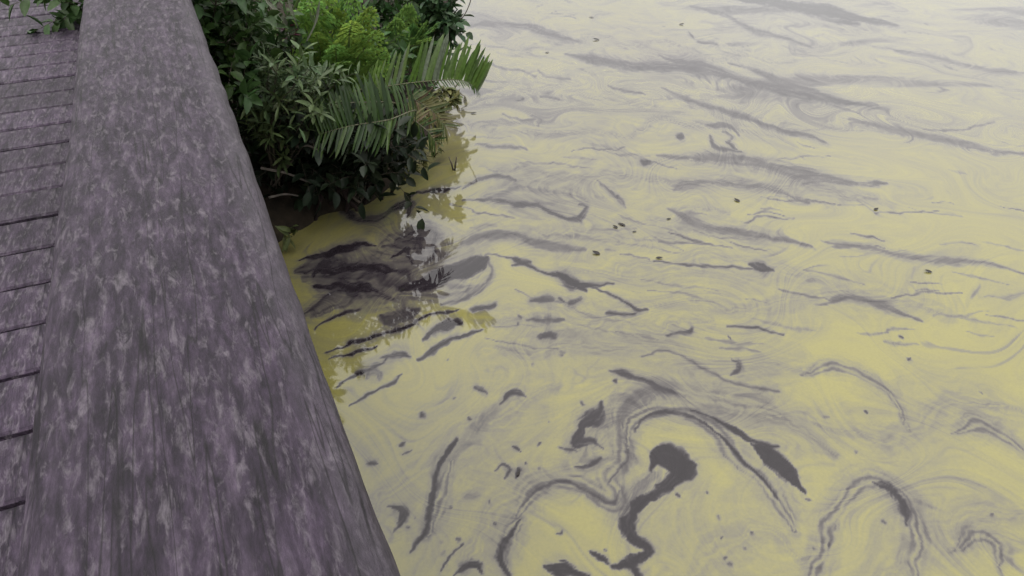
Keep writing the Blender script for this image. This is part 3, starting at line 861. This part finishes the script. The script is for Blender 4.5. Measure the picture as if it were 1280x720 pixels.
shrub('broad_leaf_shrub', 'dark green broad-leaved shrub leaning out beyond the feathery plants', on_y(520, 95, 6.3),
      tips([(545, 8), (558, 20), (552, 35), (562, 5), (535, -8), (562, 40), (530, 15), (560, -6)], 6.05, .15, .008),
      .095, .056, (.022, .046, .018), 'ovate', 8, M_GLOSS, twigs=7, twig_len=.22, upness=.35)
shrub('lance_leaf_shrub', 'pale narrow-leaved shrub half hidden behind the feathery plants', on_y(350, 160, 4.8),
      tips([(330, 30), (350, 10), (345, 50), (370, 30), (320, 60), (335, -10), (365, 60), (318, 5)], 4.6, .2, .008),
      .10, .026, (.048, .078, .026), 'lance', 9, M_GLOSS, twigs=8, twig_len=.28)
# thick growth on the bank behind
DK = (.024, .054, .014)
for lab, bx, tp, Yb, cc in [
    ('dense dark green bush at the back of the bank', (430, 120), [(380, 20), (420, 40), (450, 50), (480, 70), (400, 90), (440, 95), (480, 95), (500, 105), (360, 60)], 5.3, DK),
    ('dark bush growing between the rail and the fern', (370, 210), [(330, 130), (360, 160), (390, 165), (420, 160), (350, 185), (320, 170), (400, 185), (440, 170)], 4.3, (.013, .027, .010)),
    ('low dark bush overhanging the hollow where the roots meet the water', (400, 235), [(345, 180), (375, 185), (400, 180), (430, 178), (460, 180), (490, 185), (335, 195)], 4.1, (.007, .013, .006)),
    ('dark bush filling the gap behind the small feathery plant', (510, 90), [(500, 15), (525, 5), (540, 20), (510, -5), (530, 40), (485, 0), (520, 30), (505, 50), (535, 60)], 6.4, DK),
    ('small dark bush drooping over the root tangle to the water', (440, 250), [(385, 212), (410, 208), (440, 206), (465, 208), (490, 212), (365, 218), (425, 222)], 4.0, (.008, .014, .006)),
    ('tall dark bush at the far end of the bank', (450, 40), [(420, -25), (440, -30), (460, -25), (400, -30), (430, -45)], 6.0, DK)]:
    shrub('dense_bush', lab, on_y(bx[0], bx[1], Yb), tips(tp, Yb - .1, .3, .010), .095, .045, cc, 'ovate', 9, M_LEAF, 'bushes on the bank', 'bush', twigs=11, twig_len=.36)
# bushes that lean over the rail
for lab, bx, Yb, tp in [
    ('leafy bush leaning over the far part of the timber rail', (300, 150), 4.2, [(290, 60), (260, 40), (230, 50), (285, 95), (300, 25), (250, 10), (220, 15), (275, -10), (300, 120), (240, -20)]),
    ('dark bush spilling over the walkway planks and rail', (190, 60), 4.7, [(200, -5), (170, 10), (140, 0), (110, 12), (160, -30), (190, -40), (130, -35), (215, -25), (90, -15)])]:
    b0 = on_y(bx[0], bx[1], Yb); b0.z = .5
    shrub('dense_bush', lab, b0, tips(tp, Yb - .55, .3, .010), .10, .045, (.022, .046, .012), 'ovate', 10, M_LEAF, 'bushes on the bank', 'bush', twigs=12, twig_len=.34)

# long pale strap leaves
st = empty('strap_leaf_plant', on_y(385, 90, 4.6)); tag(st, 'clump of long pale strap-shaped leaves at the back of the lance shrub', 'plant')
for a, b_, c, w_ in [((372, 55), (350, 20), (326, -4), .035), ((368, 60), (340, 25), (322, 12), .03), ((378, 50), (366, 20), (358, -6), .03),
                     ((350, 118), (330, 102), (306, 108), .04), ((380, 60), (395, 30), (400, 0), .03)]:
    pth = smooth_path([on_y(*a, 4.3), on_y(*b_, 4.15), on_y(*c, 4.05)], 8)
    v, f, cc = [], [], []
    for i, p in enumerate(pth):
        t = (pth[min(i + 1, len(pth) - 1)] - pth[max(i - 1, 0)]).normalized()
        sd = t.cross(Vector((.2, -.6, .75))).normalized(); up = sd.cross(t)
        h = w_ * .5 * min(1, .5 + 3 * i / len(pth)) * (1 - (i / (len(pth) - 1)) ** 4) + .001
        v += [p - sd * h + up * h * .4, p, p + sd * h + up * h * .4]
    for i in range(len(pth) - 1):
        f += [(3 * i, 3 * i + 1, 3 * i + 4, 3 * i + 3), (3 * i + 1, 3 * i + 2, 3 * i + 5, 3 * i + 4)]
    me = pymesh('leaf', v, f)
    ca = me.color_attributes.new('tone', 'FLOAT_COLOR', 'POINT')
    ca.data.foreach_set('color', np.tile(np.array((.115, .125, .095, 1), np.float32), len(v)))
    link('leaf', me, st, M_GLOSS)

# reddish young shoot
rs = empty('red_shoot', on_y(365, 70, 4.35)); tag(rs, 'small reddish purple leafy shoot among the green leaves', 'plant')
lv = Leaves()
for k in range(14):
    lv.add(on_y(362 + random.uniform(-10, 10), 42 + random.uniform(-9, 9), 4.2), rvec() + UP * .4, UP + rvec(.4), .05, .022, vary((.085, .028, .040), .3, .1), 'ovate')
link('foliage', lv.mesh('foliage'), rs, M_LEAF)
v, f = tube([on_y(365, 70, 4.35), on_y(362, 42, 4.2)], [.004, .002], 5); link('stem', pymesh('stem', v, f), rs, M_STEM)

# low creeper trailing into the water beyond the fern
crp = empty('creeper', on_z(530, 178)); tag(crp, 'yellowish creeper trailing from the bank down onto the water', 'creeper')
lv = Leaves(); wood = []
for pts in [[(505, 150, 4.9), (530, 128, 4.75), (552, 140, 4.7), (548, 185, 4.72)], [(500, 160, 4.85), (535, 135, 4.7), (560, 128, 4.65), (572, 122, 4.7)],
            [(500, 165, 4.75), (525, 150, 4.62), (545, 150, 4.6), (543, 196, 4.62)], [(495, 175, 4.6), (515, 168, 4.5), (526, 185, 4.48), (530, 206, 4.45)],
            [(470, 190, 4.2), (490, 190, 4.1), (500, 205, 4.08), (506, 222, 4.06)], [(515, 140, 4.9), (545, 118, 4.8), (562, 112, 4.8), (570, 130, 4.8)],
            [(490, 180, 4.5), (505, 180, 4.4), (512, 200, 4.38), (520, 214, 4.34)]]:
    pth = smooth_path([on_y(*p) for p in pts], 8)
    for q in pth: q.z = max(q.z, .012)
    wood.append(tube(pth, [.003] * len(pth), 4))
    for p in pth[5:]:
        for _ in range(4):
            lv.add(p, rvec() + Vector((.3, -.2, -.1)), UP + rvec(.4), .055 * random.uniform(.6, 1.2), .028, vary((.085, .09, .034), .35, .15), 'ovate')
link('stems', merge_tubes('stems', wood), crp, M_STEM); link('foliage', lv.mesh('foliage'), crp, M_LEAF)
# thin looping vine
vn = smooth_path([on_y(552, 36, 6.1), on_y(572, 28, 6.0), on_y(584, 12, 5.95), on_y(588, -8, 5.95), on_y(570, -22, 6.05)], 8)
v, f = tube(vn, [.004] * len(vn), 5)
tag(link('vine', pymesh('vine', v, f), None, M_STEM), 'thin bare vine looping out from the broad-leaved shrub', 'vine')

# roots and stump at the water line
rt = empty('root_mass', on_z(430, 262)); tag(rt, 'tangle of dark twisted roots running down the bank into the water', 'roots')
for k, pts in enumerate([[(415, 175, 4.15), (420, 205, 4.05), (416, 235, 4.0), (420, 266, 3.98)], [(430, 180, 4.12), (434, 210, 4.0), (430, 240, 3.95), (447, 262, 3.97)],
                         [(445, 180, 4.15), (440, 205, 4.02), (428, 228, 3.97), (410, 262, 3.98)], [(425, 185, 4.1), (424, 215, 4.0), (436, 240, 3.96), (432, 268, 3.96)],
                         [(460, 185, 4.2), (462, 205, 4.1), (470, 225, 4.1), (478, 248, 4.12)], [(440, 190, 4.1), (455, 205, 4.06), (460, 230, 4.05), (456, 256, 4.05)],
                         [(405, 185, 4.2), (398, 210, 4.05), (402, 240, 3.95), (394, 276, 3.85)], [(480, 185, 4.25), (488, 200, 4.2), (492, 220, 4.2), (490, 240, 4.22)]]):
    pth = smooth_path([on_y(*p) for p in pts], 6)
    pth[-1].z = min(pth[-1].z, -.01)
    r0 = random.uniform(.016, .034)
    v, f = tube(pth, [r0 * (1 - .55 * i / len(pth)) for i in range(len(pth))], 7, .25)
    link('root', pymesh('root', v, f), rt, M_ROOT)
# bare sticks in the hollow
for lab, a, b_, r_ in [('pale bare stick slanting across the dark hollow under the bank', (326, 210, 3.75), (392, 231, 3.9), .009),
                       ('short grey stick lying low in the hollow beside the rail', (336, 247, 3.75), (378, 246, 3.85), .008),
                       ('grey twig poking out under the fern fronds', (372, 184, 3.7), (400, 189, 3.72), .007)]:
    p0, p1 = on_y(*a), on_y(*b_)
    pth = smooth_path([p0, p0.lerp(p1, .5) + UP * .02, p1], 5)
    v, f = tube(pth, [r_ * (1 - .4 * i / len(pth)) for i in range(len(pth))], 6, .15)
    tag(link('stick', pymesh('stick', v, f), None, M_STICK), lab, 'stick')
# twig standing in the water
tw = empty('water_twig', on_z(568, 213)); tag(tw, 'small forked twig standing up out of the water past the creeper', 'twig')
p0 = on_z(568, 213)
for d in ((.02, 0, .10), (-.035, .02, .09)):
    v, f = tube([p0 + Vector((0, 0, -.03)), p0 + Vector(d) * .5, p0 + Vector(d)], [.007, .006, .004], 5)
    link('fork', pymesh('fork', v, f), tw, M_STEM)
# seedling by the rail
lv = Leaves()
sd0 = on_z(362, 292, .1)
for k in range(9):
    lv.add(sd0 + rvec(.02), Vector((random.uniform(-.3, .6), -.3, random.uniform(-.3, 1))), UP + rvec(.4), .10, .03, vary((.05, .062, .02), .3, .1), 'lance', .3)
tag(link('seedling', lv.mesh('seedling'), None, M_LEAF), 'little yellow green seedling on the mud close to the rail', 'seedling')

# dead leaves and bits afloat
fl_lv = []
for k in range(3):
    lv = Leaves(); lv.add((-.5, 0, 0), (1, 0, 0), (0, 0, 1), 1, .38 + .1 * k, (.020, .017, .016), 'ovate', -.08 * k, .1)
    me = lv.mesh('floating_leaf'); me.materials.append(M_LEAF); fl_lv.append(me)
for k, (px, py, s, a) in enumerate([(777, 281, .055, 140), (769, 284, .04, 130), (745, 317, .05, 150), (836, 274, .035, 20), (824, 323, .04, 0), (745, 50, .07, 170), (684, 66, .05, 30),
                                    (592, 142, .05, 10), (527, 193, .05, 0), (739, 22, .06, 160), (921, 251, .05, 120), (852, 31, .06, 20), (793, 290, .03, 20),
                                    (1095, 262, .04, 30), (1160, 340, .04, 160), (648, 592, .03, 70)]):
    o = bpy.data.objects.new('floating_leaf', fl_lv[k % 3]); COL.objects.link(o)
    p = on_z(px, py); o.location = (p.x, p.y, .004); o.rotation_euler = (0, 0, R(a)); o.scale = (s, s, s)
    tag(o, 'small dark dead leaf floating on the scum', 'leaf', 'dead leaves afloat')
